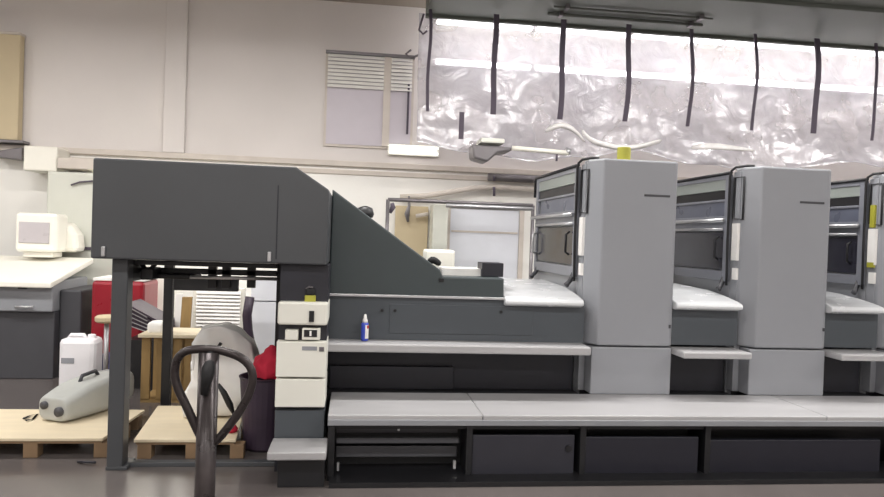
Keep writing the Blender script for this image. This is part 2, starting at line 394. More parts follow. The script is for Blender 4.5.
# ============================================================ PRESS: delivery hood at the left
dl = thing('press_delivery', 'large dark grey delivery hood of the press on tall legs', 'press delivery', (-.9, 5.2, 0))
YF, YB = 4.5, 6.05
hx0 = -1.60; hx1 = -.16; hxm = W(296, 171, YF).x; zt = 1.95; zb = 1.335; zr = W(330, 190, YF).z
obj('hood', prism(BM(), [(hx0, zb), (hx1-.012, zb), (hx1-.012, zr), (hxm, zt), (hx0, zt)], 'y', YF, YB), 'hood', dl, bev=.012)
sx = W(277, 230, YF).x
obj('panel_seam', box(BM(), sx-.004, sx+.004, YF-.002, YF+.01, zb+.03, zt-.12), 'dark', dl)
for px in (103.5, 269.5):
    q = W(px, 254, YF); obj('latch', box(BM(), q.x-.011, q.x+.011, YF-.014, YF+.004, zb+.015, zb+.075), 'alu', dl, bev=.004)
# legs
lx = (W(108.5, 380, 4.6).x, W(124.5, 380, 4.6).x)
obj('leg', box(BM(), lx[0], lx[1], 4.6, 4.72, .02, zb), 'hood', dl, bev=.008)
q0, q1 = W(164.5, 330, 6.0).x, W(173.5, 330, 6.0).x
obj('leg', box(BM(), q0, q1, 5.93, 6.0, .0, zb), 'black', dl, bev=.006)
obj('foot_plate', box(BM(), lx[0]-.005, lx[1]+.03, 4.6, 4.78, 0, .025), 'hood', dl, bev=.005)
obj('base_rail', box(BM(), lx[1], -.42, 4.66, 4.72, .0, .03), 'hood', dl, bev=.004)
# mechanism below the hood
b1 = pbox(127, 262, 277, 266.5, 4.72, .05)
obj('cross_beam', b1, 'black', dl, bev=.005)
obj('cross_beam', pbox(173, 279, 238, 291, 5.1, .05), 'hood', dl, bev=.005)
obj('cross_beam', pbox(126, 269, 277, 274.5, 5.0, .06), 'black', dl, bev=.005)
obj('mechanism_block', pbox(126, 262, 132, 282, 4.7, .3), 'black', dl, bev=.01)
obj('mechanism_block', pbox(140, 268, 153, 280, 4.8, .2), 'black', dl, bev=.01)
obj('mechanism_block', pbox(152, 274, 192, 279, 4.9, .3), 'black', dl, bev=.01)
obj('guide_rod', tube(BM(), [W(140, 262, 4.85), W(148, 272, 4.85), W(155, 264, 4.85)], .016), 'black', dl, smooth=True)
obj('guide_rod', tube(BM(), [W(190, 277, 4.85), W(277, 279, 4.85)], .012), 'alu', dl, smooth=True)
for px in (208, 222, 247): obj('hanger_bracket', pbox(px, 266, px+8, 288, 5.0, .05), 'black', dl)
# inner right column behind the control cabinet
obj('inner_column', box(BM(), W(276, 300, 5.35).x, hx1-.01, 5.35, 6.0, 0, zb), 'black', dl, bev=.005)

# ============================================================ control cabinet on the press end
cc = thing('control_cabinet', 'off-white stack of control drawers at the end of the press', 'control cabinet', (-.32, 4.6, 0))
cx0, cx1 = W(276.5, 350, YF).x, W(326.5, 350, YF).x
def zz(y, Y=YF, px=301): return W(px, y, Y).z
obj('carcass', box(BM(), cx0+.004, cx1-.004, YF+.06, 4.93, 0, zb-.004), 'dark', cc)
obj('drawer', box(BM(), cx0, cx1, YF-.01, YF+.35, zz(325), zz(302)), 'white', cc, bev=.014)
dr = obj('drawer_latch', pbox(309, 311, 314, 322, YF-.022, .014), 'black', cc, bev=.002)
dm = obj('display_module', pbox(302, 328.5, 320, 340, YF+.0, .08), 'white', cc, bev=.004)
obj('display_screen', pbox(304, 330, 317, 337, YF-.004, .01), 'black', dm)
obj('display_digit', pbox(309.5, 331, 311.5, 336, YF-.007, .006), 'label', dm)
obj('switch_module', pbox(285, 330, 298, 340, YF, .08), 'white', cc, bev=.004)
dd = obj('door', box(BM(), cx0, cx1, YF-.01, YF+.3, zz(377), zz(341.5)), 'white', cc, bev=.006)
obj('name_label', pbox(302, 346.5, 317, 350.5, YF-.013, .005), 'unit', dd)
obj('lock', pbox(319, 347, 324, 351.5, YF-.017, .01), 'steel', dd, bev=.002)
obj('lower_door', box(BM(), cx0, cx1, YF-.01, YF+.3, zz(407), zz(379)), 'white', cc, bev=.006)
obj('kick_panel', box(BM(), cx0, cx1, YF+.02, YF+.3, .16, zz(411)), 'panel', cc, bev=.004)
tt = thing('hand_tool', 'black and yellow hand tool standing on top of the off-white control drawers', 'hand tool', W(309, 302, 4.56))
obj('yellow_base', pbox(304.5, 295.5, 315.5, 303, 4.53, .07), 'yellow', tt, bev=.006)
obj('black_body', pbox(305.5, 288.5, 315, 296, 4.535, .06), 'rub', tt, bev=.012)
obj('top_clip', tube(BM(), [W(306, 289, 4.55), W(309, 286.8, 4.55), W(313, 287.5, 4.55)], .006), 'steel', tt, smooth=True)
# step
st = thing('press_step', 'low grey metal step below the off-white control drawers', 'step', (-.33, 4.35, 0))
s0, s1 = W(267, 445, 4.3).x, W(327, 445, 4.3).x
obj('tread', box(BM(), s0+.012, s1, 4.20, 4.5, .185, .235), 'walk', st, bev=.008)
obj('base', box(BM(), s0+.07, s1-.01, 4.27, 4.5, 0, .185), 'black', st, bev=.005)

# ============================================================ delivery section with sloped guard
ds = thing('delivery_section', 'slate grey press section with sloped chain guard between hood and first tower', 'press section', (.6, 5.5, 0))
YP = 5.0
def xz(px, py, Y=YP): q = W(px, py, Y); return (q.x, q.z)
gz = W(470, 277.5, YP).z; gb = W(415, 296, YP).z
obj('sloped_guard', prism(BM(), [(-.17, gb), xz(504, 296)[0:1]+(gb,), (xz(504, 280)[0], gz), (xz(443, 277)[0], gz), (xz(440, 269)[0], gz+.05), (-.17, W(331, 189, YP).z)], 'y', YP, 6.0), 'hood2', ds, bev=.01)
# body below
bx1 = 1.70
z_s = W(450, 341, YP).z
obj('side_panel', box(BM(), -.17, bx1, YP, 6.1, z_s, gb), 'panel', ds, bev=.004)
obj('edge_strip', box(BM(), -.17, W(504, 297, YP).x, YP-.03, YP+.05, gb-.012, gb+.006), 'alu', ds, bev=.004)
vx = W(389, 325, YP).x
obj('access_door', box(BM(), vx, vx+1.05, YP-.006, YP+.01, z_s+.05, gb-.06), 'panel', ds, bev=.003)
for px, py in ((382, 310.5), (395, 310.5), (501, 312)):
    q = W(px, py, YP-.01); obj('lock', tube(BM(), [(q.x, YP-.018, q.z), (q.x, YP+.01, q.z)], .011), 'black', ds)
q = W(441, 279, YP); obj('guard_lock', box(BM(), q.x-.015, q.x+.02, YP-.012, YP+.02, q.z-.02, q.z+.005), 'black', ds)
obj('lower_panel', box(BM(), -.17, bx1, YP+.22, 6.1, .1, z_s), 'dark', ds)  # dark recess back: shade below the shelf put into the colour
obj('recess_plate', box(BM(), -.15, W(455, 370, 5.1).x, YP+.17, YP+.22, .405, W(400, 371, YP).z), 'dark', ds, bev=.004)
obj('recess_shade_plate', box(BM(), -.17, bx1, 4.995, 5.21, .36, .405), 'black', ds)  # black plate added to close the gap, shelf shade painted in
obj('shelf', box(BM(), -.17, 1.695, 4.80, YP+.02, W(450, 352, 4.80).z-.012, W(450, 345, 4.80).z), 'walk', ds, bev=.012)
# first tray
def tray_bm(x0, x1, yb=6.05, r=.06):
    pr = [(4.93, 1.075), (4.925, 1.095), (4.94, 1.115), (5.0, 1.13), (5.2, 1.16), (5.45, 1.185), (yb, 1.20), (yb, 1.06), (4.98, 1.06)]
    return prism(BM(), pr, 'x', x0, x1)
obj('tray', tray_bm(W(504, 296, YP).x, 1.675), 'tray', ds, bev=.02)
kn = lathe(BM(), [(.02, 0), (.065, .005), (.075, .03), (.06, .075), (.02, .09)], 0, 0, 0, 20)
q = W(365, 218, 5.3)
for v in kn.verts: v.co = Vector((q.x+v.co.x*.9, 5.3+v.co.y, q.z+.0+v.co.z))
tag(obj('round_knob', kn, 'black', smooth=True), 'round black knob sticking up behind the sloped guard', 'knob')
# things lying on the delivery
a, b, c, d = bpx(426, 250, 455, 276, 5.7)
tag(obj('cream_box', box(BM(), a, b, 5.7, 6.0, gz+.002, d), 'cream', bev=.02), 'cream block standing on the delivery behind the end of the slope', 'box')
bm = BM(); zq = gz
a = W(440, 270, 5.35).x; b = W(480, 270, 5.35).x
for k in range(6): box(bm, a+.006*math.sin(k*3), b+.008*math.cos(k*5), 5.2, 5.5, zq+.001+k*.009, zq+.009+k*.009)
tag(obj('paper_sheets', bm, 'label'), 'low pile of white sheets in front of the cream block', 'paper')
tag(obj('dark_box', pbox(482, 263, 503.5, 276.8, 5.15, .2), 'dark', bev=.004), 'small dark box at the right end of the delivery top', 'box')
bm = BM(); tube(bm, [W(427, 264, 5.3), W(432, 259, 5.3), W(436, 261, 5.3), W(441, 265, 5.3)], [.02, .035, .03, .02])
tag(obj('tool_handle', bm, 'rub', smooth=True, sub=1), 'black tool lying against the cream block at the end of the slope', 'tool')
# bottle on the shelf
bt = thing('plastic_bottle', 'slim blue and white bottle standing on the long light shelf', 'bottle', W(364.5, 340, 4.92))
q = W(364.5, 340, 4.92); bz = W(450, 345, 4.80).z
obj('body', lathe(BM(), [(.022, 0.003), (.026, .007), (.026, .12), (.022, .128)], q.x, 4.92, bz, 20), 'blue', bt, smooth=True)
obj('label', prism(BM(), [(q.x+.026*math.cos(t)*1.03, 4.92+.026*math.sin(t)*1.03) for t in [-.2-1.3*k/8 for k in range(9)]]+[(q.x, 4.92)], 'z', bz+.02, bz+.115), 'label', bt)
obj('red_mark', prism(BM(), [(q.x+.026*math.cos(t)*1.06, 4.92+.026*math.sin(t)*1.06) for t in [-.3-.7*k/6 for k in range(7)]]+[(q.x, 4.92)], 'z', bz+.09, bz+.112), 'redl', bt)
obj('cap', lathe(BM(), [(.018, .128), (.018, .145), (.012, .16), (.008, .185), (.004, .188)], q.x, 4.92, bz, 20), 'label', bt, smooth=True)

# ============================================================ printing units
ZT = 2.165
def printing_unit(a, label):
    t = thing('printing_unit', label, 'printing unit', (a+.3, 5.5, 0), 'printing units of the press')
    zs = .775
    out = [(a+.095, 4.98), (a+.655, 4.98), (a+.675, 5.0), (a+.675, 5.22), (a+.02, 5.22), (a+.008, 5.10)]
    def cover(z0, z1, top=False):
        return prism(BM(), out, 'z', z0, z1)
    c = obj('tower_cover', cover(zs+.006, ZT), 'unit', t, bev=.02)
    obj('name_plate', box(BM(), a+.41, a+.61, 4.974, 4.985, 1.897, 1.913), 'deskd', c, bev=.003)
    obj('cover_lock', box(BM(), a+.64, a+.653, 4.972, 4.985, .92, .945), 'deskd', c)
    obj('lower_cover', box(BM(), a+.05, a+.67, 4.98, 5.22, .42, zs-.004), 'unit', t, bev=.008)
    obj('side_frame', box(BM(), a+.0, a+.05, 5.22, 6.55, .1, ZT-.06), 'unit', t, bev=.006)
    obj('edge_strip', box(BM(), a+.002, a+.05, 5.12, 5.22, .42, ZT-.03), 'unit', t, bev=.004)
    obj('core', box(BM(), a+.05, a+.62, 5.225, 6.5, .1, ZT-.1), 'deskd', t)
    # guard on the left face, spanning the width of the machine
    gd = obj('guard_frame', None or guard_frame(a), 'side', t, bev=.004)
    x = a-.012
    obj('guard_head_panel', box(BM(), x-.01, x+.01, 5.24, 6.42, 2.0, 2.10), 'headp', gd)
    obj('guard_slot', box(BM(), x-.004, x+.012, 5.24, 6.42, 1.92, 1.995), 'black', gd)
    obj('guard_window', box(BM(), x-.008, x+.01, 5.28, 6.3, 1.79, 1.905), 'winb', gd, bev=.004)
    obj('guard_rail', tube(BM(), [(x-.04, 5.26, 1.755), (x-.04, 6.5, 1.755)], .016), 'alu', gd, smooth=True)
    obj('guard_rail', tube(BM(), [(x-.02, 5.3, 1.685), (x-.02, 6.4, 1.685)], .012), 'alu', gd, smooth=True)
    obj('guard_window', box(BM(), x-.008, x+.01, 5.30, 6.38, 1.36, 1.66), 'glass', gd, bev=.004)
    obj('guard_handle', tube(BM(), [(x-.02, 6.36, 1.62), (x-.055, 6.36, 1.60), (x-.055, 6.36, 1.44), (x-.02, 6.36, 1.42)], .012), 'alu', gd, smooth=True)
    obj('guard_handle', tube(BM(), [(x-.02, 5.36, 1.62), (x-.05, 5.36, 1.60), (x-.05, 5.36, 1.46), (x-.02, 5.36, 1.44)], .010), 'black', gd, smooth=True)
    for yy in (5.28, 6.36): obj('guard_foot', tube(BM(), [(x, yy, 1.30), (x-.02, yy, 1.25), (x-.05, yy-.03, 1.225), (x-.07, yy-.04, 1.205)], [.02, .02, .018, .022]), 'deskd', gd, smooth=True)
    # black tube loop above the guard
    obj('grab_tube', tube(BM(), [(x-.02, 5.21, 1.24), (x-.025, 5.21, 1.6), (x-.025, 5.21, ZT-.07), (x-.02, 5.20, ZT-.02), (x, 5.17, ZT+.005), (x+.05, 5.10, ZT+.012), (x+.09, 5.06, ZT+.008)], .010), 'black', t, smooth=True)
    obj('top_tube', tube(BM(), [(x-.02, 5.2, ZT-.035), (x-.02, 6.45, ZT-.035), (x-.02, 6.48, ZT-.06), (x-.02, 6.48, 1.95)], .013), 'black', t, smooth=True)
    # strip between cover and guard: black pull loop and white label
    obj('pull_loop', tube(BM(), [(a-.008, 5.19, 2.09), (a-.008, 5.19, 1.77), (a+.01, 5.085, 1.76), (a+.01, 5.085, 2.09)], .008, closed=True), 'black', t, smooth=True)
    obj('white_label', box(BM(), a-.012, a+.010, 5.115, 5.195, 1.44, 1.73), 'label', t)
    obj('white_label', box(BM(), a-.010, a+.010, 5.115, 5.175, 1.29, 1.38), 'label', t)
    return t
def guard_frame(a):
    x0, x1 = a-.03, a-.002; bm = BM()
    box(bm, x0, x1, 5.22, 5.29, 1.27, 2.12); box(bm, x0, x1, 6.38, 6.45, 1.27, 2.12)
    box(bm, x0, x1, 5.29, 6.38, 1.27, 1.35); box(bm, x0, x1, 5.29, 6.38, 2.085, 2.12)
    box(bm, x0, x1, 5.29, 6.38, 1.905, 1.925); box(bm, x0, x1, 5.29, 6.38, 1.67, 1.79)
    return bm
AU = (1.71, 2.955, 4.125)
u1 = printing_unit(AU[0], 'light grey printing tower at the centre, first from the delivery')
u2 = copy_tree(u1, (AU[1]-AU[0], 0, 0), 'light grey printing tower second from the delivery, right of centre')
u3 = copy_tree(u1, (AU[2]-AU[0], 0, 0), 'printing tower cut off by the right edge of the photo')
obj('yellow_sticker', box(BM(), AU[2]-.014, AU[2]+.01, 5.13, 5.18, 1.74, 1.92), 'yellow', u3)
obj('yellow_sticker', box(BM(), AU[2]-.016, AU[2]+.002, 5.12, 5.19, 1.42, 1.46), 'yellow', u3)
# inking connections between units
def gap(x0, x1, label):
    t = thing('unit_link', label, 'press section', ((x0+x1)/2, 5.5, 0), 'links between the printing units')
    obj('tray', tray_bm(x0, x1-.01), 'tray', t, bev=.02)
    obj('link_panel', box(BM(), x0, x1, 5.02, 6.1, .79, 1.06), 'panel', t, bev=.003)
    obj('shelf', box(BM(), x0, x1-.0, 4.80, 5.1, .722, .772), 'walk', t, bev=.012)
    obj('recess_panel', box(BM(), x0, x1, 5.2, 6.1, .1, .735), 'dark', t)  # dark tone carries the shade under the shelf
    obj('recess_shade_plate', box(BM(), x0, x1, 4.995, 5.195, .36, .405), 'black', t)  # added plate, black in place of shade in the recess
    return t
g1 = gap(AU[0]+.677, AU[1]-.035, 'dark link with white tray and shelf between first and second printing towers')
g2 = gap(AU[1]+.677, AU[2]-.035, 'dark link with white tray and shelf right of the second printing tower')

# ============================================================ catwalk and skirt
cw = thing('catwalk', 'long light metal catwalk running along the foot of the press', 'catwalk', (3, 4.7, 0))
e0 = -.13; e1 = 7.5
bm = box(BM(), e0, W(476, 405, 4.6).x, 4.35, 4.99, .385, .42)
obj('tread_plate', bm, 'walk', cw, bev=.006)
obj('tread_plate', box(BM(), W(476, 405, 4.6).x+.004, 3.2, 4.35, 4.99, .385, .42), 'walk', cw, bev=.006)
obj('tread_plate', box(BM(), 3.204, e1, 4.35, 4.99, .385, .42), 'walk', cw, bev=.006)
obj('edge_profile', box(BM(), e0, e1, 4.34, 4.37, .355, .392), 'desk', cw, bev=.004)
obj('skirt_back', box(BM(), e0+.02, e1, 4.62, 4.66, 0, .385), 'black', cw)
for px in (331, 467, 579, 702):
    x = W(px, 460, 4.45).x; obj('support_post', box(BM(), x-.02, x+.02, 4.38, 4.62, 0, .385), 'black', cw, bev=.003)
obj('skirt_rail', box(BM(), e0+.02, e1, 4.40, 4.5, .32, .385), 'black', cw)
obj('bottom_rail', box(BM(), e0+.02, e1, 4.25, 4.62, 0, .03), 'black', cw)
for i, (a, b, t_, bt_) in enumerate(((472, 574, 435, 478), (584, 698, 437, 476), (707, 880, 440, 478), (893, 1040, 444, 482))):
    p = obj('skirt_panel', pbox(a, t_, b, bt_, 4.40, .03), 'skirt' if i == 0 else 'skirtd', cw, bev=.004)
    if i == 0:
        q = W(567, 447, 4.43); obj('panel_lock', tube(BM(), [(q.x, 4.39, q.z), (q.x, 4.41, q.z)], .022), 'black', p)
# open rack of slide-out frames
r0, r1 = W(336, 450, 4.45).x, W(458, 450, 4.45).x
for y0, y1, dep in ((426, 433, 4.5), (438, 443.5, 4.43), (446, 457, 4.5), (474, 477.5, 4.43)):
    z0 = W(397, y1, dep).z; z1 = W(397, y0, dep).z
    obj('rack_bar', box(BM(), r0, r1, dep, dep+.03, z0, z1), 'deskd', cw, bev=.004)
for px, py, ww in ((333.5, 427, 3), (398.8, 427, 3), (338, 467, 3), (454.5, 465, 3.5)):
    obj('bright_clip', pbox(px-ww*.35, py-4, px+ww*.35, py+4, 4.415, .02), 'alu', cw)

# ============================================================ left background: console, cabinets
co = thing('control_console', 'wide grey console desk with sloping white top at the far left', 'console', (-3.4, 7.7, 0))
kx1 = W(52, 330, 7.3).x; kx2 = W(75, 310, 7.3).x
obj('base', box(BM(), -5.6, kx1, 7.35, 8.2, 0, W(30, 312, 7.3).z), 'deskd', co, bev=.01)
fr1 = obj('front_fascia', box(BM(), -5.6, kx1, 7.3, 8.2, W(30, 312, 7.3).z, W(30, 281, 7.3).z), 'desk', co, bev=.015)
hz = W(24, 307, 7.3).z
obj('handle', tube(BM(), [W(15, 307, 7.27), W(33, 307, 7.27)], .014), 'alu', fr1, smooth=True)
obj('badge', pbox(18, 285.5, 27, 289, 7.29, .014), 'dark', fr1)
obj('side_box', box(BM(), kx1, kx2, 7.45, 8.2, 0.3, W(60, 291, 7.3).z), 'deskd', co, bev=.02)
q0 = W(47, 282, 7.25); q1 = W(90, 262, 7.95)
bm = BM()
z0 = q0.z; z1 = W(30, 256, 8.15).z
v = [(-5.6, 7.22, z0), (q0.x+.05, 7.22, z0), (W(92, 262, 8.1).x, 8.15, z1), (-5.6, 8.15, z1)]
A = [bm.verts.new(p) for p in v]; B = [bm.verts.new((p[0], p[1], p[2]-.06)) for p in v]
bm.faces.new(A); bm.faces.new(B[::-1])
for i in range(4): bm.faces.new((A[i], B[i], B[(i+1) % 4], A[(i+1) % 4]))
obj('sloping_top', bm, 'cream', co, bev=.012)
mo = thing('crt_monitor', 'cream box monitor with grey screen standing on the console desk', 'monitor', W(36, 256, 8.0))
ml, mr_, mz0, mz1 = bpx(15, 213, 57, 252, 7.85)
obj('case', box(BM(), ml, mr_, 7.85, 8.15, mz0, mz1), 'cream', mo, bev=.03)
obj('rear_housing', prism(BM(), [(ml-.05, mz0+.0), (mr_+.12, mz0+.0), (mr_+.10, mz1-.22), (mr_, mz1-.08), (ml, mz1-.1)], 'y', 8.1, 8.36), 'cream', mo, bev=.05)
obj('screen', pbox(18.5, 222, 49, 243, 7.838, .02), 'screen', mo, bev=.004)
obj('stand', box(BM(), (ml+mr_)/2-.15, (ml+mr_)/2+.15, 7.9, 8.15, z1-.0, mz0), 'cream', mo, bev=.01)
tc_ = thing('tall_cabinet', 'tall pale grey-green cabinet behind the left end of the delivery hood', 'cabinet', (W(90, 280, 8.4).x, 8.6, 0))
a, b = W(45, 240, 8.4).x, W(128, 240, 8.4).x
zt_ = W(70, 172, 8.4).z
obj('body', box(BM(), a, b, 8.42, 8.97, 0, zt_), 'cab', tc_, bev=.01)
dr = obj('door', box(BM(), a+.02, b-.02, 8.39, 8.42, .1, zt_-.02), 'cab', tc_, bev=.006)
obj('door_handle', pbox(83, 247, 90.5, 250, 8.37, .02), 'strap', dr)
obj('cable', tube(BM(), [W(71, 185, 8.36), W(80, 182, 8.36), W(94, 181, 8.36)], .01), 'strap', dr, smooth=True)
tn = thing('wall_cupboard', 'tan board box high on the wall at the far left edge', 'cupboard', W(8, 140, 8.9))
obj('body', pbox(-30, 32, 19, 139, 8.85, .12), 'tan', tn, bev=.01)
obj('top_lid', pbox(-30, 30, 20, 33, 8.83, .15), 'trim', tn, bev=.006)
obj('bottom_ledge', pbox(-30, 139, 23, 142, 8.8, .18), 'steel', tn, bev=.006)
br = tag(obj('support_bracket', prism(BM(), [(W(-10, 152, 8.75).x, W(-10, 152, 8.75).z), (W(22, 147, 8.75).x, W(22, 147, 8.75).z), (W(22, 147, 8.75).x, W(22, 160, 8.75).z), (W(-10, 155, 8.75).x, W(-10, 156, 8.75).z)], 'y', 8.75, 8.99), 'steel', bev=.01), 'grey wedge bracket just below the tan cupboard at the left edge', 'bracket')
tag(obj('cable_box', pbox(23, 146, 57, 171, 8.6, .38), 'cream', bev=.02), 'cream cable box on the wall above the monitor', 'cable box')
tag(obj('wall_shelf', pbox(57, 158, 98, 169, 8.55, .4), 'trim', bev=.01), 'short pale shelf on the wall between cable box and delivery hood', 'shelf')

# ============================================================ red cabinet, stool, sheets, crate
rc = thing('red_cabinet', 'glossy red steel cabinet standing behind the left leg of the hood', 'cabinet', (W(117, 380, 7.4).x, 7.6, 0))
a, b = W(90, 320, 7.4).x, W(143, 320, 7.4).x; zr_ = W(117, 281, 7.4).z
obj('body', box(BM(), a, b, 7.4, 7.95, .03, zr_), 'red', rc, bev=.04)
obj('top_board', box(BM(), a+.01, b, 7.42, 7.93, zr_, zr_+.025), 'label', rc)
obj('door_seam', box(BM(), (a+b)/2-.004, (a+b)/2+.004, 7.394, 7.402, .1, zr_-.06), 'dark', rc)
obj('plinth', box(BM(), a+.04, b-.04, 7.45, 7.9, 0, .03), 'black', rc)
sl = thing('work_stool', 'stool with small round beige seat between red cabinet and hood leg', 'stool', (W(108, 390, 6.6).x, 6.6, 0))
q = W(107, 318, 6.6)
obj('seat', lathe(BM(), [(.08, 0), (.1, .015), (.1, .05), (.08, .065)], q.x, 6.6, q.z-.04, 24), 'tan', sl, bev=.005, smooth=False)
obj('pole', tube(BM(), [(q.x, 6.6, .05), (q.x, 6.6, q.z-.04)], .022), 'alu', sl, smooth=True)
obj('base', lathe(BM(), [(.13, 0), (.13, .02), (.03, .06)], q.x, 6.6, 0, 24), 'black', sl)
# leaning dark sheets
g = thing('sheet_stack', 'sloping stack of dark plates with bright edges right of the red cabinet', 'plate stack', (W(145, 390, 7.0).x, 7.0, 0))
for k in range(5):
    p0 = W(126, 303+k*5, 6.9); p1 = W(164, 324+k*3, 6.9); th = .02
    obj('plate', prism(BM(), [(p0.x, p0.z), (p1.x, p1.z), (p1.x, p1.z-th), (p0.x, p0.z-th)], 'y', 6.9+k*.01, 7.35), 'purple', g)
    obj('bright_edge', prism(BM(), [(p0.x, p0.z-.022), (p0.x+(p1.x-p0.x)*.55, p0.z-.022+(p1.z-p0.z)*.55), (p0.x+(p1.x-p0.x)*.55, p0.z-.03+(p1.z-p0.z)*.55), (p0.x, p0.z-.03)], 'y', 6.9+k*.01, 7.3), 'alu', g)
pa, pb = W(127, 330, 6.95).x, W(160, 330, 6.95).x
obj('support', box(BM(), pa, pb, 6.95, 7.3, 0, W(145, 340, 6.95).z), 'black', g)
# white tall cupboard behind
tag(obj('white_locker', pbox(142, 278, 166, 372, 8.3, .4), 'cream', bev=.01), 'cream locker seen between the two hood legs', 'locker')
cr = thing('pine_crate', 'slatted pine crate standing beside the far hood leg', 'crate', (W(165, 400, 6.4).x, 6.6, 0))
ca, cb, cz0, cz1 = bpx(141, 334, 196, 401, 6.4); cz0 = 0
obj('top_board', box(BM(), ca-.02, cb+.02, 6.35, 6.84, cz1-.03, cz1), 'ply', cr, bev=.004)
for i, xx in enumerate((ca, ca+.13, ca+.27, cb-.1)):
    obj('slat', box(BM(), xx, xx+.075, 6.4, 6.43, 0.02, cz1-.03), 'pine', cr, bev=.003)
obj('back_panel', box(BM(), ca, cb, 6.78, 6.82, 0, cz1-.03), 'pine', cr)
obj('bottom_board', box(BM(), ca, cb, 6.4, 6.82, 0, .03), 'pine', cr)
tag(obj('folded_rag', pbox(146, 322, 163, 334.5, 6.45, .2), 'bag', bev=.03, sub=1), 'crumpled grey rag lying on the pine crate', 'rag')
bd = thing('wood_board', 'upright pine board leaning behind the crate', 'board', (W(186, 340, 7.1).x, 7.1, 0))
a = W(179, 320, 7.1); b = W(190, 320, 7.1)
obj('board', prism(BM(), [(W(177, 340, 7.1).x, 0), (W(187, 340, 7.1).x, 0), (W(192, 298, 7.1).x, W(190, 297, 7.1).z), (W(182, 298, 7.1).x, W(182, 297, 7.1).z)], 'y', 7.1, 7.14), 'pine', bd, bev=.004)
tag(obj('white_board', pbox(174, 294, 182, 385, 7.3, .03), 'label'), 'narrow white board standing left of the louvred panel', 'board')
lv = thing('louvred_panel', 'white louvred panel standing in the background below the hood', 'louvred panel', (W(216, 380, 7.4).x, 7.4, 0))
a, b, z0, z1 = bpx(191, 288, 243, 380, 7.4)
obj('frame', box(BM(), a, b, 7.44, 7.52, 0, z1), 'cream', lv, bev=.008)
bm = BM(); n = 24
for k in range(n):
    z = z0+.02+(z1-z0-.05)*(k+.5)/n; h = (z1-z0)/n*.5
    prism(bm, [(7.415, z-h*.85), (7.41, z-h*.7), (7.43, z+h*.85), (7.445, z+h*.85), (7.445, z-h*.85)], 'x', a+.04, b-.04)
obj('louvres', bm, 'label', lv)
p = [W(250, 297, 7.0), W(247, 315, 7.0), W(248, 330, 7.0), W(251, 348, 7.0)]; p.append(Vector((p[-1].x, 7.0, .02)))
tag(obj('rolled_mat', tube(BM(), [Vector(x) for x in p], .045), 'purple', smooth=True), 'dark rolled mat standing right of the louvred panel', 'roll')
wc = thing('white_cabinet', 'white two-part cabinet in the background right of the dark rolled mat', 'cabinet', (W(264, 390, 7.8).x, 8.0, 0))
a, b, z0, z1 = bpx(250, 280, 286, 380, 7.8)
zsx = W(265, 302, 7.8).z
obj('upper_box', box(BM(), a, b, 7.8, 8.3, zsx+.012, z1), 'door', wc, bev=.006)
obj('lower_box', box(BM(), a, b, 7.8, 8.3, 0, zsx), 'door', wc, bev=.006)
# grey sheeting bundle on the pallet, blade, bins
bm = BM(); pts = [(194, 350), (203, 337), (222, 334), (238, 340), (252, 352), (257, 372), (254, 398), (244, 420), (186, 424), (182, 404), (194, 388), (199, 370)]
prism(bm, [(W(x, y, 5.45).x, W(x, y, 5.45).z) for x, y in pts], 'y', 5.35, 5.62)
bmesh.ops.triangulate(bm, faces=[f for f in bm.faces if len(f.verts) > 4]); bmesh.ops.subdivide_edges(bm, edges=bm.edges, cuts=3, use_grid_fill=True)
for v in bm.verts: v.co += Vector((noise.noise(v.co*7), noise.noise(v.co*6+Vector((3, 3, 3)))*1.2, noise.noise(v.co*7+Vector((8, 0, 0)))))*.016
lowz = min(v.co.z for v in bm.verts)
for v in bm.verts: v.co.z += (.136-lowz)
gb_ = thing('grey_sack', 'large crumpled light grey sack standing on the right pallet', 'sack', (W(225, 424, 5.45).x, 5.5, .136))
obj('body', bm, 'bag', gb_, smooth=True)
obj('dark_mark', tube(BM(), [W(214, 354, 5.3), W(217, 349, 5.3), W(221, 343, 5.3)], .012), 'rub', gb_)
obj('dark_mark', tube(BM(), [W(219, 354, 5.3), W(223, 348, 5.3)], .01), 'rub', gb_)
bm = tube(BM(), [W(218, 384, 5.15), W(224, 393, 5.15), W(230, 405, 5.15), W(234, 415, 5.15)], [.012, .022, .024, .008])
tag(obj('utility_blade', bm, 'black', smooth=True), 'black curved tool leaning against the grey sack inside the handle loop', 'tool')
tag(obj('red_rag', lathe(BM(), [(.045, 0), (.05, .02), (.03, .05), (.01, .06)], W(231, 422, 5.0).x, 5.0, .136, 20), 'cloth', smooth=True), 'small red rag on the pallet below the black curved tool', 'rag')
bn = thing('waste_bin', 'dark purple-black bin left of the off-white control drawers', 'bin', (W(262, 440, 5.0).x, 5.0, 0))
q = W(265, 376, 5.05)
obj('body', lathe(BM(), [(.12, 0), (.14, .02), (.175, q.z-.02), (.185, q.z), (.165, q.z), (.13, .05)], q.x-.0, 5.08, 0, 28), 'purple', bn, bev=.004)
bm = BM(); bmesh.ops.create_icosphere(bm, subdivisions=4, radius=1)
for v in bm.verts:
    d = 1+.22*noise.noise(v.co*2.2)+.08*noise.noise(v.co*6)
    v.co = Vector((q.x+.06+v.co.x*.15*d, 5.08+v.co.y*.15*d, q.z+.03+max(-.03, v.co.z*.17*d)))
tag(obj('red_cloth', bm, 'cloth', smooth=True), 'bunched bright red cloth on top of the dark bin', 'cloth')

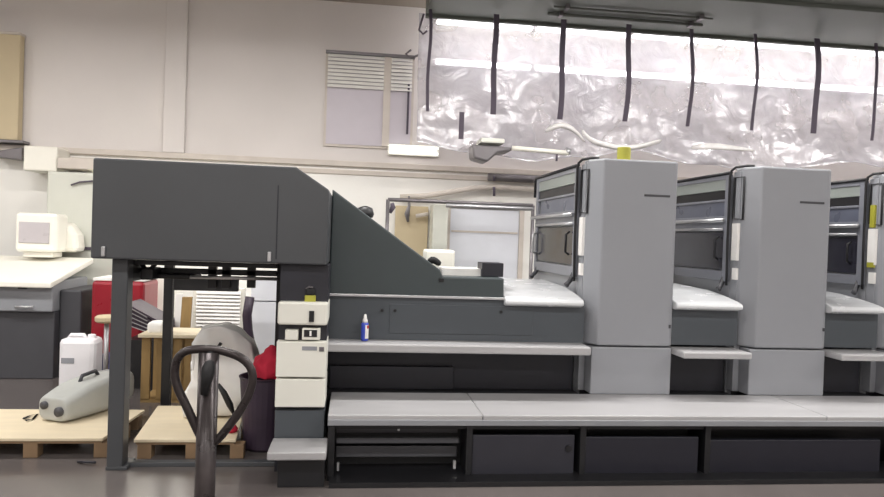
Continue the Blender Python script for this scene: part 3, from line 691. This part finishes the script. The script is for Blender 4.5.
# ============================================================ pallets, jug, machine
def pallet(name_label, outline, gr='plywood-topped pallets on the floor', cable=True):
    t = thing('pallet', name_label, 'pallet', (sum(p[0] for p in outline)/4, sum(p[1] for p in outline)/4, 0), gr)
    obj('deck', prism(BM(), outline, 'z', .112, .132), 'ply', t, bev=.003)
    (ax, ay), (bx, by), (cx, cy), (dx_, dy) = outline
    for f in (0.03, .5, .94):
        for g_ in (.0, .5, .86):
            x = ax+(bx-ax)*f; y = ay+.01+(dy-ay)*g_
            obj('block', box(BM(), x, x+.09, y, y+.09, .0, .095), 'shadewood', t, bev=.003)
    obj('stringer', box(BM(), ax+.01, bx-.01, ay+.01, ay+.1, .095, .112), 'shadewood', t)
    return t
ya, yb = 4.85, 5.62
pallet('plywood-topped pallet at the left carrying the long grey machine', [(W(-60, 430, ya).x, ya), (W(103, 432, ya).x, ya), (W(145, 404, yb).x, yb), (W(-40, 400, yb).x, yb)])
pallet('plywood-topped pallet right of the front hood leg, under the grey sack', [(W(134, 433, 4.82).x, 4.82), (W(236, 437, 4.82).x, 4.82), (W(246, 401, 5.75).x, 5.75), (W(158, 400, 5.75).x, 5.75)])
# long grey machine
mc = thing('vacuum_pump', 'long rounded light grey machine lying on the left pallet', 'pump', W(75, 415, 5.2))
P0 = Vector((-2.01, 5.42, .132)); ax = Vector((.40, .92, 0)).normalized(); sd = Vector((ax.y, -ax.x, 0))
def cap(w, h, r=.06, n=4):
    o = []
    for cx, cz, a0 in ((w-r, r, -PI/2), (w-r, h-r, 0), (-w+r, h-r, PI/2), (-w+r, r, PI)):
        for k in range(n+1):
            t = a0+PI/2*k/n; o.append((cx+r*math.cos(t), cz+r*math.sin(t)))
    return o
bm = BM(); rings = []
for s, w, h, lift in ((-.20, .10, .14, .02), (-.195, .12, .165, .01), (-.18, .135, .175, .0), (-.10, .145, .20, 0), (.0, .15, .235, 0), (.12, .15, .255, 0), (.26, .14, .265, .0), (.40, .125, .26, .01), (.50, .11, .24, .02), (.52, .09, .20, .04)):
    rings.append([bm.verts.new(P0+ax*s+sd*u+Vector((0, 0, z+lift+.005))) for u, z in cap(w, h, min(.06, w*.8, h*.4))])
for a, b in zip(rings, rings[1:]):
    n = len(a)
    for k in range(n): bm.faces.new((a[k], a[(k+1) % n], b[(k+1) % n], b[k]))
bm.faces.new(rings[0]); bm.faces.new(rings[-1])
obj('casing', bm, 'pump', mc, smooth=True, sub=1)
for u, z in ((-.06, .12), (.07, .085)):
    c0 = P0+ax*-.165+sd*(u+.0)+Vector((0, 0, z)); obj('port', tube(BM(), [c0-ax*.055, c0+ax*.02], .034 if u > 0 else .028, 16), 'deskd', mc, smooth=True)
obj('carry_handle', tube(BM(), [P0+ax*.05+Vector((0, 0, .24)), P0+ax*.07+Vector((0, 0, .285)), P0+ax*.2+Vector((0, 0, .30)), P0+ax*.23+Vector((0, 0, .26))], .014), 'deskd', mc, smooth=True)
obj('top_ridge', tube(BM(), [P0+ax*.2+sd*-.06+Vector((0, 0, .255)), P0+ax*.5+sd*-.03+Vector((0, 0, .27))], .012), 'desk', mc, smooth=True)
bm = tube(BM(), [W(24, 408, 5.3), W(30, 403, 5.4), W(38, 401, 5.45), W(33, 406, 5.3), W(26, 409, 5.25)], .008)
for v in bm.verts: v.co.z = .14+.2*(v.co.z-.17 if abs(v.co.z-.17) < .05 else 0)
tag(obj('cable', bm, 'rub', smooth=True), 'short black cable lying on the left pallet beside the grey machine', 'cable')
jg = thing('jerrycan', 'white plastic jerrycan standing behind the long grey machine', 'jerrycan', (W(76, 382, 6.9).x, 6.97, 0))
a, b, z0, z1 = bpx(57.5, 338, 94.5, 382, 6.85)
obj('body', box(BM(), a, b, 6.85, 7.1, 0.002, z1-.01), 'jug', jg, bev=.045)
obj('grip', tube(BM(), [(a+.05, 6.97, z1-.02), (a+.07, 6.97, z1+.012), (b-.14, 6.97, z1+.012), (b-.12, 6.97, z1-.02)], .018), 'jug', jg, smooth=True)
obj('screw_cap', lathe(BM(), [(.035, 0), (.035, .03), (.03, .035)], b-.07, 6.97, z1-.015, 16), 'jug', jg)
obj('grey_label', pbox(61, 358, 74, 363.5, 6.846, .005), 'unit', jg)
a, b, c, d = bpx(99, 354, 112, 372, 7.15)
tag(obj('folded_blue_cloth', box(BM(), a, b, 7.15, 7.3, 0.001, d), mat('blue_grey_cloth', (104, 104, 150), .8, var=.3, scale=18, bump=.3), bev=.03), 'blue-grey striped bundle between the jerrycan and the front hood leg', 'cloth')
bm = BM(); tube(bm, [W(78, 457, 4.75), W(86, 457, 4.7), W(96, 457.5, 4.7)], .008)
for v in bm.verts: v.co.z = max(.001, v.co.z-.0)
o = tag(obj('metal_rod', bm, 'dark', smooth=True), 'short dark rod lying on the floor left of the front hood leg', 'rod'); o.location.z = .0

# ============================================================ pallet truck handle in the foreground
Yh = 2.0
pj = thing('pallet_truck', 'hand pallet truck in the foreground with dark teardrop loop handle', 'pallet truck', (W(210, 440, Yh).x, Yh, 0))
loop_px = [(210, 349), (198, 349), (187, 350), (179, 355), (175, 364), (174, 376), (178, 390), (185, 403), (191, 416), (197, 430), (203, 441), (210, 446), (218, 440), (226, 430), (236, 417), (245, 403), (251, 390), (254, 376), (250, 365), (241, 357), (230, 353), (220, 350)]
bm = tube(BM(), [W(x, y, Yh) for x, y in loop_px], .0125, 12, closed=True)
obj('handle_loop', bm, 'jack', pj, smooth=True, sub=1)
top = W(209, 352, Yh)
obj('draw_bar', tube(BM(), [top, (top.x+.0, Yh, .62), (top.x+.0, Yh, .2)], .028, 16), 'jack', pj, smooth=True)
obj('release_lever', tube(BM(), [W(211, 352, Yh), W(208, 372, Yh-.03), W(204, 395, Yh-.03)], [.012, .018, .01]), 'rub', pj, smooth=True)
bx_ = top.x
obj('pump_body', lathe(BM(), [(.07, .12), (.08, .14), (.08, .32), (.05, .36), (.035, .42)], bx_, Yh, 0, 20), 'jack', pj, smooth=False)
for s in (-1, 1):
    obj('steer_wheel', tube(BM(), [(bx_+s*.035, Yh, .09), (bx_+s*.10, Yh, .09)], .09, 24), 'rub', pj, smooth=False)
    obj('fork', box(BM(), bx_+s*.19-.08, bx_+s*.19+.08, Yh-1.3, Yh-.1, .08, .14), 'jack', pj, bev=.01)
    obj('fork_roller', tube(BM(), [(bx_+s*.19-.06, Yh-1.15, .041), (bx_+s*.19+.06, Yh-1.15, .041)], .04, 18), 'rub', pj)
obj('fork_bridge', box(BM(), bx_-.27, bx_+.27, Yh-.16, Yh-.06, .08, .4), 'jack', pj, bev=.01)

# ============================================================ camera, world, view
cam = bpy.data.cameras.new('camera'); co_ = bpy.data.objects.new('camera', cam); C.objects.link(co_)
cam.sensor_width = 36; cam.lens = FPX/884*36; cam.clip_end = 100; cam.clip_start = .05
Mx = Matrix(((R_.x, U_.x, -F_.x, 0), (R_.y, U_.y, -F_.y, 0), (R_.z, U_.z, -F_.z, EYE), (0, 0, 0, 1)))
co_.matrix_world = Mx
bpy.context.scene.camera = co_
w = bpy.data.worlds.new('world'); bpy.context.scene.world = w; w.use_nodes = True
w.node_tree.nodes['Background'].inputs[0].default_value = (.8, .8, .85, 1); w.node_tree.nodes['Background'].inputs[1].default_value = .3
vs = bpy.context.scene.view_settings
vs.view_transform = 'Standard'; vs.look = 'None'; vs.exposure = 0.45; vs.gamma = 1; vs.use_curve_mapping = False
